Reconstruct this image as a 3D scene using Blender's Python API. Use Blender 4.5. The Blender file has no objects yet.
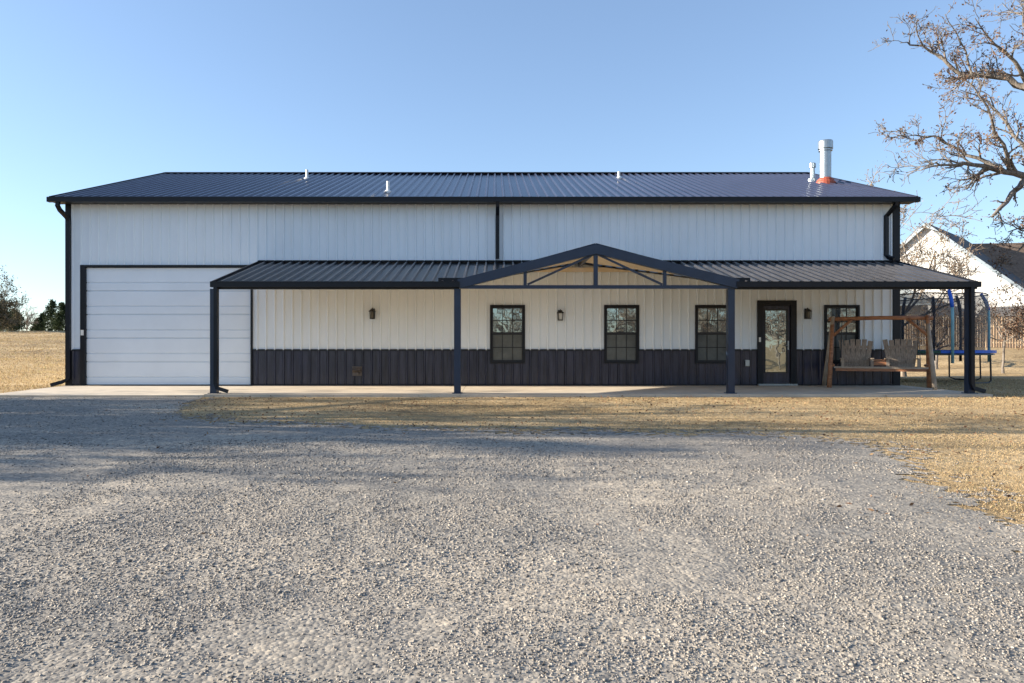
import bpy, math, random
import numpy as np
from mathutils import Vector, Matrix
R = math.radians
S = bpy.context.scene
COL = S.collection

# ------------------------------------------------------------------ camera, sky, sun, exposure
CZ = 1.05; F = 724.0; PX = 495.0; PY = 345.0
cam_d = bpy.data.cameras.new('camera'); cam = bpy.data.objects.new('camera', cam_d); COL.objects.link(cam)
cam.location = (0, 0, CZ); cam.rotation_euler = (R(90), 0, 0)
cam_d.sensor_width = 36; cam_d.lens = F / 1024 * 36
cam_d.shift_x = (512 - PX) / 1024; cam_d.shift_y = (PY - 341.5) / 1024
cam_d.clip_start = 0.05; cam_d.clip_end = 6000
S.camera = cam
SUN_EL = R(16.0); SUN_AZ = R(-88.5)          # azimuth measured from +Y (north) clockwise: sun stands left, a touch behind the facade
sd = Vector((math.sin(SUN_AZ) * math.cos(SUN_EL), math.cos(SUN_AZ) * math.cos(SUN_EL), math.sin(SUN_EL)))
W = bpy.data.worlds.new('World'); S.world = W; W.use_nodes = True
nt = W.node_tree; bg = nt.nodes['Background']
sky = nt.nodes.new('ShaderNodeTexSky'); sky.sky_type = 'NISHITA'; sky.sun_disc = False
sky.sun_elevation = SUN_EL; sky.sun_rotation = SUN_AZ
sky.altitude = 200; sky.air_density = 1.0; sky.dust_density = 0.3; sky.ozone_density = 4.5
hs = nt.nodes.new('ShaderNodeHueSaturation'); hs.inputs['Saturation'].default_value = 0.93; hs.inputs['Hue'].default_value = 0.503
gm = nt.nodes.new('ShaderNodeGamma'); gm.inputs[1].default_value = 0.78      # evens the sky out towards the horizon
nt.links.new(sky.outputs[0], gm.inputs[0]); nt.links.new(gm.outputs[0], hs.inputs['Color']); nt.links.new(hs.outputs[0], bg.inputs[0]); bg.inputs[1].default_value = 0.117
sl = bpy.data.lights.new('sun', 'SUN'); sl.energy = 5.0; sl.angle = R(0.5); sl.color = (1.0, 0.89, 0.73)
so = bpy.data.objects.new('sun', sl); COL.objects.link(so)
so.rotation_euler = sd.to_track_quat('Z', 'Y').to_euler(); so.location = (-30, 0, 30)
S.render.engine = 'CYCLES'
S.view_settings.view_transform = 'Standard'; S.view_settings.look = 'None'
S.view_settings.exposure = 1.6; S.view_settings.gamma = 1
S.view_settings.use_curve_mapping = False
S.render.resolution_x = 1024; S.render.resolution_y = 683

# ------------------------------------------------------------------ materials
def mat(name, col, rough=0.6, metal=0.0, spec=0.5, var=0.0, scale=4.0, bump=0.0, bscale=20.0, col2=None, obj_rand=0.0, stretch=None):
    m = bpy.data.materials.new(name); m.use_nodes = True
    n = m.node_tree; p = n.nodes['Principled BSDF']; L = n.links.new
    p.inputs['Roughness'].default_value = rough; p.inputs['Metallic'].default_value = metal
    p.inputs['Specular IOR Level'].default_value = spec
    p.inputs['Base Color'].default_value = (*col, 1)
    tc = n.nodes.new('ShaderNodeTexCoord'); src = tc.outputs['Object']
    if stretch:
        mp = n.nodes.new('ShaderNodeMapping'); mp.inputs['Scale'].default_value = stretch; L(src, mp.inputs[0]); src = mp.outputs[0]
    if var or col2:
        t = n.nodes.new('ShaderNodeTexNoise'); t.inputs['Scale'].default_value = scale; t.inputs['Detail'].default_value = 6; t.inputs['Roughness'].default_value = 0.65
        L(src, t.inputs['Vector'])
        r = n.nodes.new('ShaderNodeValToRGB'); r.color_ramp.elements[0].position = 0.33; r.color_ramp.elements[1].position = 0.67
        a = col2 if col2 else tuple(c * (1 - var) for c in col); b = col if col2 else tuple(min(1, c * (1 + var)) for c in col)
        r.color_ramp.elements[0].color = (*a, 1); r.color_ramp.elements[1].color = (*b, 1)
        L(t.outputs[0], r.inputs[0]); L(r.outputs[0], p.inputs['Base Color'])
    if bump:
        t2 = n.nodes.new('ShaderNodeTexNoise'); t2.inputs['Scale'].default_value = bscale; t2.inputs['Detail'].default_value = 5
        L(src, t2.inputs['Vector'])
        b_ = n.nodes.new('ShaderNodeBump'); b_.inputs['Strength'].default_value = 1.0; b_.inputs['Distance'].default_value = bump
        L(t2.outputs[0], b_.inputs['Height']); L(b_.outputs[0], p.inputs['Normal'])
    return m

def tint_mat(name, stops, rough=0.9, trans=0.0, big=None):
    """colour picked per stone / blade / leaf from the point attribute 'tint'"""
    m = bpy.data.materials.new(name); m.use_nodes = True
    n = m.node_tree; p = n.nodes['Principled BSDF']; L = n.links.new
    p.inputs['Roughness'].default_value = rough; p.inputs['Specular IOR Level'].default_value = 0.1
    a = n.nodes.new('ShaderNodeAttribute'); a.attribute_name = 'tint'
    r = n.nodes.new('ShaderNodeValToRGB'); els = r.color_ramp.elements
    els[0].position = stops[0][0]; els[0].color = (*stops[0][1], 1); els[1].position = stops[-1][0]; els[1].color = (*stops[-1][1], 1)
    for pos, c in stops[1:-1]:
        e = els.new(pos); e.color = (*c, 1)
    L(a.outputs['Fac'], r.inputs[0]); L(r.outputs[0], p.inputs['Base Color'])
    if trans:
        tr = n.nodes.new('ShaderNodeBsdfTranslucent'); mx = n.nodes.new('ShaderNodeMixShader'); mx.inputs[0].default_value = trans
        L(r.outputs[0], tr.inputs[0]); L(p.outputs[0], mx.inputs[1]); L(tr.outputs[0], mx.inputs[2]); L(mx.outputs[0], n.nodes['Material Output'].inputs[0])
    return m

def glass_mat(name, dark, refl, rough=0.02):
    m = bpy.data.materials.new(name); m.use_nodes = True
    n = m.node_tree; L = n.links.new; p = n.nodes['Principled BSDF']
    p.inputs['Base Color'].default_value = (*dark, 1); p.inputs['Roughness'].default_value = 0.3
    g = n.nodes.new('ShaderNodeBsdfGlossy'); g.inputs['Roughness'].default_value = rough; g.inputs[0].default_value = (0.9, 1, 0.98, 1)
    t = n.nodes.new('ShaderNodeTexNoise'); t.inputs['Scale'].default_value = 2.2; b = n.nodes.new('ShaderNodeBump'); b.inputs['Distance'].default_value = 0.004
    tc = n.nodes.new('ShaderNodeTexCoord'); L(tc.outputs['Object'], t.inputs['Vector']); L(t.outputs[0], b.inputs['Height']); L(b.outputs[0], g.inputs['Normal'])
    mx = n.nodes.new('ShaderNodeMixShader'); mx.inputs[0].default_value = refl
    L(p.outputs[0], mx.inputs[1]); L(g.outputs[0], mx.inputs[2]); L(mx.outputs[0], n.nodes['Material Output'].inputs[0])
    return m

M = {}
M['white'] = mat('white_metal_siding', (0.76, 0.82, 0.87), 0.40, spec=0.4, var=0.035, scale=1.3, bump=0.004, bscale=2.5, stretch=(1, 1, 0.35))
M['sidewhite'] = mat('white_board_siding', (0.54, 0.54, 0.53), 0.5, var=0.03, scale=2)
M['door_white'] = mat('white_garage_door', (0.76, 0.82, 0.88), 0.4, var=0.03, scale=1.1, bump=0.003, bscale=1.8)
M['dark'] = mat('charcoal_metal', (0.024, 0.027, 0.050), 0.26, var=0.5, scale=2.2, bump=0.003, bscale=5, stretch=(5, 5, 0.4))
M['roof'] = mat('charcoal_roof_metal', (0.042, 0.046, 0.080), 0.24, metal=0.45, var=0.12, scale=0.9, bump=0.003, bscale=2.0)
M['proof'] = mat('charcoal_porch_roof_metal', (0.055, 0.055, 0.062), 0.28, metal=0.35, var=0.22, scale=1.6, bump=0.003, bscale=3.0)
M['navy'] = mat('painted_steel_post', (0.013, 0.026, 0.055), 0.4, var=0.15, scale=3)
M['trim'] = mat('black_trim', (0.007, 0.008, 0.012), 0.45, spec=0.3, var=0.15, scale=3)
M['soffit'] = mat('tan_wood_soffit', (0.74, 0.60, 0.41), 0.6, var=0.06)
M['wood'] = mat('red_brown_log', (0.46, 0.21, 0.10), 0.6, col2=(0.20, 0.085, 0.042), scale=7, bump=0.006, bscale=14, stretch=(1, 1, 4))
M['greywood'] = mat('weathered_slat_wood', (0.42, 0.34, 0.27), 0.75, col2=(0.17, 0.135, 0.105), scale=9, bump=0.004, bscale=18, stretch=(5, 5, .5))
M['palewood'] = mat('pale_bare_log', (0.44, 0.37, 0.29), 0.7, col2=(0.30, 0.23, 0.17), scale=6, bump=0.004)
M['fence'] = mat('tan_fence_boards', (0.56, 0.43, 0.29), 0.8, col2=(0.42, 0.31, 0.20), scale=3, stretch=(4, 4, 0.6), bump=0.004)
M['concrete'] = mat('pale_concrete', (0.62, 0.53, 0.41), 0.85, col2=(0.46, 0.395, 0.31), scale=1.6, bump=0.004, bscale=30)
M['galv'] = mat('galvanised_steel', (0.36, 0.40, 0.42), 0.34, metal=0.85, var=0.12, scale=12)
M['pvc'] = mat('white_pipe', (0.75, 0.74, 0.70), 0.5, var=0.05)
M['redboot'] = mat('red_silicone_boot', (0.30, 0.065, 0.035), 0.6, var=0.2, scale=12)
M['blue'] = mat('blue_vinyl_pad', (0.015, 0.12, 0.60), 0.45, var=0.15, scale=5)
M['teal'] = mat('pale_teal_foam', (0.25, 0.48, 0.52), 0.6, var=0.1)
M['green'] = mat('green_pad', (0.03, 0.10, 0.07), 0.6, var=0.2)
M['black'] = mat('black_steel', (0.012, 0.012, 0.014), 0.45)
M['lampglass'] = mat('frosted_lamp_glass', (0.62, 0.62, 0.60), 0.25)
M['shingle'] = mat('dark_shingle_roof', (0.075, 0.073, 0.075), 0.85, var=0.3, scale=6, bump=0.01, bscale=10)
M['brownshingle'] = mat('brown_shingle_roof', (0.15, 0.105, 0.075), 0.85, var=0.3, scale=5, bump=0.01, bscale=10)
M['brick'] = mat('brown_brick', (0.16, 0.09, 0.065), 0.85, var=0.35, scale=9)
M['bark'] = mat('oak_bark', (0.24, 0.21, 0.18), 0.9, col2=(0.09, 0.077, 0.067), scale=6, bump=0.02, bscale=12, stretch=(2, 2, 0.7))
M['palebark'] = mat('pale_twig_bark', (0.30, 0.245, 0.19), 0.9, col2=(0.15, 0.12, 0.095), scale=6, bump=0.01, bscale=12)
M['screen'] = mat('window_screen_mesh', (0.10, 0.108, 0.10), 0.5, var=0.25, scale=3.0)
M['glass'] = glass_mat('window_glass', (0.02, 0.025, 0.027), 0.36)
M['doorglass'] = glass_mat('door_glass', (0.015, 0.015, 0.015), 0.36, 0.01)
M['leaf'] = tint_mat('dry_oak_leaves', [(0, (0.09, 0.05, 0.035)), (0.5, (0.18, 0.105, 0.07)), (1, (0.29, 0.195, 0.13))], 0.8, 0.35)
M['tanleaf'] = tint_mat('tan_oak_leaves', [(0, (0.13, 0.08, 0.045)), (0.6, (0.28, 0.18, 0.10)), (1, (0.40, 0.29, 0.18))], 0.8, 0.35)
M['greyleaf'] = tint_mat('grey_green_leaves', [(0, (0.05, 0.05, 0.03)), (0.6, (0.11, 0.10, 0.065)), (1, (0.20, 0.16, 0.11))], 0.8, 0.3)
M['cedar'] = tint_mat('cedar_needles', [(0, (0.018, 0.032, 0.016)), (0.6, (0.04, 0.062, 0.028)), (1, (0.085, 0.10, 0.045))], 0.8, 0.1)
M['stone'] = tint_mat('crushed_limestone', [(0, (0.05, 0.047, 0.045)), (0.3, (0.15, 0.138, 0.125)), (0.6, (0.29, 0.26, 0.225)), (0.9, (0.38, 0.34, 0.29)), (1, (0.47, 0.43, 0.37))], 0.9)
M['blade'] = tint_mat('dormant_grass_blades', [(0, (0.20, 0.14, 0.07)), (0.45, (0.42, 0.305, 0.165)), (0.85, (0.58, 0.45, 0.27)), (0.93, (0.30, 0.28, 0.11)), (1, (0.22, 0.25, 0.09))], 0.85, 0.25)
M['litter'] = tint_mat('fallen_leaf_litter', [(0, (0.08, 0.04, 0.025)), (0.6, (0.20, 0.11, 0.06)), (1, (0.36, 0.24, 0.13))], 0.85, 0.1)
# translucent safety net
nm = bpy.data.materials.new('black_safety_net'); nm.use_nodes = True
_n = nm.node_tree; _t = _n.nodes.new('ShaderNodeBsdfTransparent'); _m = _n.nodes.new('ShaderNodeMixShader'); _m.inputs[0].default_value = 0.5
_n.nodes['Principled BSDF'].inputs['Base Color'].default_value = (0.03, 0.03, 0.04, 1)
_n.links.new(_t.outputs[0], _m.inputs[1]); _n.links.new(_n.nodes['Principled BSDF'].outputs[0], _m.inputs[2]); _n.links.new(_m.outputs[0], _n.nodes['Material Output'].inputs[0])
M['net'] = nm

def ground_mat(name, stops, small, bumpd, extra=None):
    m = bpy.data.materials.new(name); m.use_nodes = True
    n = m.node_tree; L = n.links.new; p = n.nodes['Principled BSDF']; p.inputs['Roughness'].default_value = 0.95; p.inputs['Specular IOR Level'].default_value = 0.15
    tc = n.nodes.new('ShaderNodeTexCoord')
    def noise(s, d=8, ro=0.65, st=None):
        t = n.nodes.new('ShaderNodeTexNoise'); t.inputs['Scale'].default_value = s; t.inputs['Detail'].default_value = d; t.inputs['Roughness'].default_value = ro
        src = tc.outputs['Object']
        if st:
            mp = n.nodes.new('ShaderNodeMapping'); mp.inputs['Scale'].default_value = st; L(src, mp.inputs[0]); src = mp.outputs[0]
        L(src, t.inputs['Vector']); return t.outputs[0]
    a = noise(0.35, 6, 0.6, (0.6, 1.2, 1)); b = noise(small, 5, 0.75)
    mx = n.nodes.new('ShaderNodeMath'); mx.operation = 'MULTIPLY_ADD'; L(a, mx.inputs[0]); mx.inputs[1].default_value = 0.5
    mb = n.nodes.new('ShaderNodeMath'); mb.operation = 'MULTIPLY'; L(b, mb.inputs[0]); mb.inputs[1].default_value = 0.5; L(mb.outputs[0], mx.inputs[2])
    r = n.nodes.new('ShaderNodeValToRGB'); els = r.color_ramp.elements
    els[0].position = stops[0][0]; els[0].color = (*stops[0][1], 1); els[1].position = stops[-1][0]; els[1].color = (*stops[-1][1], 1)
    for pos, c in stops[1:-1]:
        e = els.new(pos); e.color = (*c, 1)
    L(mx.outputs[0], r.inputs[0]); out = r.outputs[0]
    L(out, p.inputs['Base Color'])
    bm_ = n.nodes.new('ShaderNodeBump'); bm_.inputs['Distance'].default_value = bumpd; h = noise(small * 1.3, 4, 0.7)
    if extra == 'stones':
        v = n.nodes.new('ShaderNodeTexVoronoi'); v.inputs['Scale'].default_value = 42; L(tc.outputs['Object'], v.inputs['Vector'])
        ad = n.nodes.new('ShaderNodeMath'); ad.operation = 'SUBTRACT'; L(h, ad.inputs[0]); L(v.outputs[0], ad.inputs[1]); h = ad.outputs[0]
        # every pebble its own tone
        mc = n.nodes.new('ShaderNodeMix'); mc.data_type = 'RGBA'; mc.blend_type = 'MULTIPLY'; mc.inputs[0].default_value = 0.55
        sp = n.nodes.new('ShaderNodeValToRGB'); sp.color_ramp.elements[0].color = (0.45, 0.45, 0.46, 1); sp.color_ramp.elements[1].color = (1.3, 1.28, 1.22, 1)
        sx = n.nodes.new('ShaderNodeSeparateColor'); L(v.outputs['Color'], sx.inputs[0]); L(sx.outputs[0], sp.inputs[0])
        L(out, mc.inputs[6]); L(sp.outputs[0], mc.inputs[7]); L(mc.outputs[2], p.inputs['Base Color'])
    L(h, bm_.inputs['Height']); L(bm_.outputs[0], p.inputs['Normal'])
    return m
M['lawn'] = ground_mat('dormant_lawn', [(0.38, (0.17, 0.12, 0.065)), (0.46, (0.33, 0.235, 0.125)), (0.55, (0.48, 0.355, 0.20)), (0.68, (0.58, 0.46, 0.29))], 7.0, 0.04)
M['gravel'] = ground_mat('gravel_fines', [(0.40, (0.20, 0.19, 0.175)), (0.5, (0.32, 0.29, 0.25)), (0.60, (0.48, 0.415, 0.33))], 14.0, 0.004, 'stones')

# ------------------------------------------------------------------ mesh helpers
class MB:
    def __init__(s): s.v = []; s.f = []
    def add(s, vs, fs):
        b = len(s.v); s.v += [tuple(v) for v in vs]; s.f += [tuple(b + i for i in f) for f in fs]
    def box(s, a, b):
        x0, x1 = sorted((a[0], b[0])); y0, y1 = sorted((a[1], b[1])); z0, z1 = sorted((a[2], b[2]))
        s.add([(x0,y0,z0),(x1,y0,z0),(x1,y1,z0),(x0,y1,z0),(x0,y0,z1),(x1,y0,z1),(x1,y1,z1),(x0,y1,z1)],
              [(0,3,2,1),(4,5,6,7),(0,1,5,4),(1,2,6,5),(2,3,7,6),(3,0,4,7)])
    def bar(s, p, q, w, h, up=(0,0,1)):
        """rectangular bar from p to q, w across, h along 'up'"""
        p = Vector(p); q = Vector(q); d = (q - p).normalized(); up = Vector(up)
        sx = d.cross(up)
        if sx.length < 1e-4: sx = d.cross(Vector((1,0,0)))
        sx.normalize(); u = sx.cross(d).normalized()
        vs = [e + sx * a * w / 2 + u * b * h / 2 for e in (p, q) for a, b in ((-1,-1),(1,-1),(1,1),(-1,1))]
        s.add(vs, [(3,2,1,0),(4,5,6,7),(0,1,5,4),(1,2,6,5),(2,3,7,6),(3,0,4,7)])
    def tube(s, pts, rs, n=6, cap=True, spin=0.0):
        pts = [Vector(p) for p in pts]
        if not hasattr(rs, '__len__'): rs = [rs] * len(pts)
        b = len(s.v); prev = None
        for i, p in enumerate(pts):
            d = (pts[min(i+1, len(pts)-1)] - pts[max(i-1, 0)])
            d = d.normalized() if d.length > 1e-9 else Vector((0,0,1))
            if prev is None:
                a = d.cross(Vector((0,0,1)));
                if a.length < 0.1: a = d.cross(Vector((0,1,0)))
            else: a = prev - d * prev.dot(d)
            a.normalize(); prev = a; c = d.cross(a)
            for k in range(n):
                t = 2*math.pi*k/n + spin
                s.v.append(tuple(p + (a*math.cos(t) + c*math.sin(t)) * rs[i]))
        for i in range(len(pts)-1):
            for k in range(n):
                s.f.append((b+i*n+k, b+i*n+(k+1)%n, b+(i+1)*n+(k+1)%n, b+(i+1)*n+k))
        if cap:
            s.f.append(tuple(b+k for k in reversed(range(n)))); e = b+(len(pts)-1)*n; s.f.append(tuple(e+k for k in range(n)))
    def lathe(s, cx, cy, prof, n=20, a0=0):
        b = len(s.v)
        for r, z in prof:
            for k in range(n):
                t = 2*math.pi*k/n + a0; s.v.append((cx + r*math.cos(t), cy + r*math.sin(t), z))
        for i in range(len(prof)-1):
            for k in range(n): s.f.append((b+i*n+k, b+i*n+(k+1)%n, b+(i+1)*n+(k+1)%n, b+(i+1)*n+k))
        s.f.append(tuple(b+k for k in reversed(range(n)))); e = b+(len(prof)-1)*n; s.f.append(tuple(e+k for k in range(n)))
    def ribs(s, O, U, V, N, u0, u1, v0, v1, h=0.019, pitch=0.2286, openings=(), extra=(), rw=1.0):
        """ribbed metal sheet; v0, v1 numbers or functions of u; openings (ua,ub,va,vb)"""
        O, U, V, N = map(Vector, (O, U, V, N))
        f0 = v0 if callable(v0) else (lambda u: v0); f1 = v1 if callable(v1) else (lambda u: v1)
        def prof(u):
            d = abs((u / pitch) - round(u / pitch)) * pitch
            return h if d <= 0.0121*rw else (h * (0.032*rw - d) / (0.02*rw) if d < 0.032*rw else 0)
        us = {round(u0, 5), round(u1, 5)}
        for k in range(int(math.floor(u0 / pitch)) - 1, int(math.ceil(u1 / pitch)) + 2):
            for o in (-0.032, -0.012, 0.012, 0.032):
                u = k * pitch + o*rw
                if u0 < u < u1: us.add(round(u, 5))
        for o in list(openings):
            for u in o[:2]:
                if u0 < u < u1: us.add(round(u, 5))
        for u in extra:
            if u0 < u < u1: us.add(round(u, 5))
        us = sorted(us)
        for a, b in zip(us[:-1], us[1:]):
            m = (a + b) / 2; cuts = sorted([(o[2], o[3]) for o in openings if o[0] < m < o[1]])
            if not cuts: segs = [((f0(a), f0(b)), (f1(a), f1(b)))]
            else:
                segs = []; cur = (f0(a), f0(b))
                for c0, c1 in cuts:
                    if c0 > max(cur): segs.append((cur, (c0, c0)))
                    cur = (max(c1, cur[0]), max(c1, cur[1]))
                if min(f1(a), f1(b)) > max(cur): segs.append((cur, (f1(a), f1(b))))
            for (la, lb), (ha, hb) in segs:
                if ha - la < 1e-4 and hb - lb < 1e-4: continue
                P = lambda u, v: O + U*u + V*v + N*prof(u)
                s.add([P(a, la), P(b, lb), P(b, hb), P(a, ha)], [(0,1,2,3)])
    def build(s, name, m, parent=None, smooth=False):
        me = bpy.data.meshes.new(name); me.from_pydata(s.v, [], s.f); me.materials.append(m)
        if smooth: me.polygons.foreach_set('use_smooth', [True]*len(me.polygons))
        me.update(); o = bpy.data.objects.new(name, me); COL.objects.link(o)
        if parent:
            o.parent = parent
            l = W0(parent)
            if l.length > 0 or parent.rotation_euler.z: o.matrix_parent_inverse = wm(parent).inverted()
        return o
def wm(o):
    m = Matrix.LocRotScale(o.location, o.rotation_euler, o.scale)
    return (wm(o.parent) @ o.matrix_parent_inverse @ m) if o.parent else m
def W0(o): return wm(o).translation

def tag(o, label=None, cat=None, group=None, kind=None):
    if label: o['label'] = label
    if cat: o['category'] = cat
    if group: o['group'] = group
    if kind: o['kind'] = kind
    return o
def empty(name, loc, rz=0):
    o = bpy.data.objects.new(name, None); COL.objects.link(o); o.location = loc; o.rotation_euler = (0, 0, rz); o.empty_display_size = 0.2; return o
def structure(o, label=None): return tag(o, label, kind='structure')

def npmesh(name, verts, faces_n, loops, m, tint=None, parent=None):
    """fast mesh: verts (N,3), every face has faces_n corners, loops flat index array"""
    me = bpy.data.meshes.new(name)
    me.vertices.add(len(verts)); me.vertices.foreach_set('co', verts.astype(np.float32).ravel())
    nf = len(loops) // faces_n
    me.loops.add(len(loops)); me.loops.foreach_set('vertex_index', loops.astype(np.int32))
    me.polygons.add(nf); me.polygons.foreach_set('loop_start', np.arange(0, len(loops), faces_n, dtype=np.int32))
    me.polygons.foreach_set('loop_total', np.full(nf, faces_n, dtype=np.int32))
    me.update(calc_edges=True); me.validate()
    if tint is not None:
        a = me.attributes.new('tint', 'FLOAT', 'POINT'); a.data.foreach_set('value', tint.astype(np.float32))
    me.materials.append(m); o = bpy.data.objects.new(name, me); COL.objects.link(o)
    if parent: o.parent = parent
    return o

def at(px, py, Y): return Vector(((px - PX) * Y / F, Y, CZ - (py - PY) * Y / F))

# ------------------------------------------------------------------ terrain height
def sstep(t): t = np.clip(t, 0, 1); return t*t*(3-2*t)
def vnoise(x, y, seed=0):
    xi = np.floor(x).astype(np.int64); yi = np.floor(y).astype(np.int64); fx = x - xi; fy = y - yi
    def h(a, b):
        n = (a * 374761393 + b * 668265263 + seed * 974711) & 0xffffffff
        n = ((n ^ (n >> 13)) * 1274126177) & 0xffffffff
        return ((n ^ (n >> 16)) & 0xffff) / 65535.0
    fx = fx*fx*(3-2*fx); fy = fy*fy*(3-2*fy)
    return (h(xi, yi)*(1-fx) + h(xi+1, yi)*fx)*(1-fy) + (h(xi, yi+1)*(1-fx) + h(xi+1, yi+1)*fx)*fy
def G(x, y):
    x = np.asarray(x, float); y = np.asarray(y, float)
    front = -0.06 - 0.40 * np.clip((15.4 - y) / 15.4, 0, 1.3)
    left = sstep((-x - 6) / 14)
    bl_ = 0.053 * np.clip(y - 19.5, 0, 42) * sstep((y - 15.4) / 9)
    br_ = np.interp(y, [18, 24, 32, 36, 40, 45, 60, 75], [0, -.05, -.22, -.06, .38, .88, 1.25, 1.4])
    back = bl_*left + br_*(1-left)
    w = sstep((y - 22) / 20) * ((vnoise(x/9, y/9, 3) - 0.5) * 0.25 + (vnoise(x/2.2, y/1.3, 4) - 0.5) * 0.16)
    return front + back + w

# ground sheet to the horizon
def axis(fine0, fine1, step, far):
    a = list(np.arange(fine0, fine1 + 1e-6, step)); s = step; v = a[-1]
    while v < far: s *= 1.22; v += s; a.append(v)
    s = step; v = a[0]; pre = []
    while v > -far: s *= 1.22; v -= s; pre.append(v)
    return np.array(pre[::-1] + a)
gx = axis(-26, 24, 0.5, 2500); gy = axis(-12, 66, 0.5, 2500)
X, Y = np.meshgrid(gx, gy); Z = G(X, Y)
def grid_loops(nx, ny, keep=None):
    i = np.arange(ny-1)[:, None] * nx + np.arange(nx-1)[None, :]
    q = np.stack([i, i+1, i+1+nx, i+nx], -1).reshape(-1, 4)
    if keep is not None: q = q[keep.ravel()]
    return q.ravel()
gr = npmesh('ground', np.stack([X, Y, Z], -1).reshape(-1, 3), 4, grid_loops(len(gx), len(gy)), M['lawn']); structure(gr)
gr.data.polygons.foreach_set('use_smooth', [True]*len(gr.data.polygons))

# gravel driveway with a ragged edge
POLY = np.array([(-26,14.7),(-11.2,14.9),(-10.9,15.42),(-6.2,15.42),(-6.0,13.6),(-5.6,12.6),(-4.7,11.7),(-2.9,10.95),(.25,10.5),(3.4,10.15),(4.4,9.8),(4.8,9.0),(4.7,8),(4.35,6.8),(4.05,5.8),(3.9,5.2),(3.7,3),(3.8,-10),(-26,-10)])
def inside(x, y):
    r = np.zeros(x.shape, bool); n = len(POLY)
    for i in range(n):
        (xa, ya), (xb, yb) = POLY[i], POLY[(i+1) % n]
        c = ((ya > y) != (yb > y)) & (x < (xb-xa)*(y-ya)/((yb-ya) + 1e-12) + xa); r ^= c
    return r
def gravelly(x, y, amp=1.0):
    k = np.where((y > 13.9) & (x < -6.0), 0.15, 1.0) * amp
    dx = (vnoise(x*1.7, y*1.7, 11)-.5)*0.7 + (vnoise(x*7, y*7, 12)-.5)*0.45
    dx = dx + (vnoise(x*19, y*19, 15)-.5)*0.75*amp; dy = (vnoise(x*1.7, y*1.7, 13)-.5)*0.7 + (vnoise(x*7, y*7, 14)-.5)*0.45 + (vnoise(x*19, y*19, 16)-.5)*1.1*amp
    return inside(x + dx*k, y + dy*k)
def edge_fade(x, y):
    x = np.asarray(x, float); y = np.asarray(y, float); d = np.full(x.shape, 9.0); n = len(POLY)
    for i in range(n):
        a = POLY[i]; b = POLY[(i+1) % n]; e = b - a; t = np.clip(((x-a[0])*e[0] + (y-a[1])*e[1])/(e@e), 0, 1)
        d = np.minimum(d, np.hypot(x-a[0]-t*e[0], y-a[1]-t*e[1]))
    return sstep(np.where(inside(x, y), d, 0)/1.6)
def bumpz(x, y): return 0.002 + edge_fade(x, y)*bump0(x, y)
def bump0(x, y):
    return 0.004 + 0.030*vnoise(x*1.3, y*1.3, 21) + 0.012*vnoise(x*5, y*5, 22) + 0.004*vnoise(x*14, y*14, 23)
vx = np.concatenate([np.arange(-26, -11, 0.3), np.arange(-11, 6.6, 0.05)]); vy = np.concatenate([np.arange(-10, 2, 0.3), np.arange(2, 15.6, 0.05)])
X, Y = np.meshgrid(vx, vy)
dist_e = np.minimum(1, np.abs(15.42 - Y) * 2)
Z = G(X, Y) + 0.004 + bumpz(X, Y)
cx = (X[1:, 1:] + X[:-1, :-1]) / 2; cy = (Y[1:, 1:] + Y[:-1, :-1]) / 2
gv = npmesh('gravel_driveway', np.stack([X, Y, Z], -1).reshape(-1, 3), 4, grid_loops(len(vx), len(vy), gravelly(cx, cy) & (cy < 15.42)), M['gravel']); structure(gv)
gv.data.polygons.foreach_set('use_smooth', [True]*len(gv.data.polygons))

rs = np.random.RandomState(5)
def visible(x, y, pad=0.6): return (x > -(495*y/F) - pad) & (x < (529*y/F) + pad)
# loose stones: one 'stuff' mesh
def stones(x, y, size, tint):
    n = len(x); base = np.array([(-1,-1,-1),(1,-1,-1),(1,1,-1),(-1,1,-1),(-.75,-.75,1),(.75,-.75,1),(.75,.75,1),(-.75,.75,1)], float)
    v = np.repeat(base[None], n, 0) + rs.uniform(-.42, .42, (n, 8, 3))
    v *= (size[:, None] * rs.uniform(.6, 1.25, (n, 3)) * np.array([1, 1, .62]))[:, None, :] * .5
    a = rs.uniform(0, 6.28, n); t = rs.uniform(-.5, .5, n)
    c, s_ = np.cos(t)[:, None], np.sin(t)[:, None]; vx_, vz_ = v[..., 0]*c - v[..., 2]*s_, v[..., 0]*s_ + v[..., 2]*c
    c, s_ = np.cos(a)[:, None], np.sin(a)[:, None]
    px_, py_ = vx_*c - v[..., 1]*s_, vx_*s_ + v[..., 1]*c
    z = G(x, y) + 0.004 + bumpz(x, y) + size * 0.05
    out = np.stack([px_ + x[:, None], py_ + y[:, None], vz_ + z[:, None]], -1)
    q = np.array([(0,3,2,1),(4,5,6,7),(0,1,5,4),(1,2,6,5),(2,3,7,6),(3,0,4,7)])
    loops = (q[None] + np.arange(n)[:, None, None]*8).ravel()
    return out.reshape(-1, 3), loops, np.repeat(tint, 8)
parts = []
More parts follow.
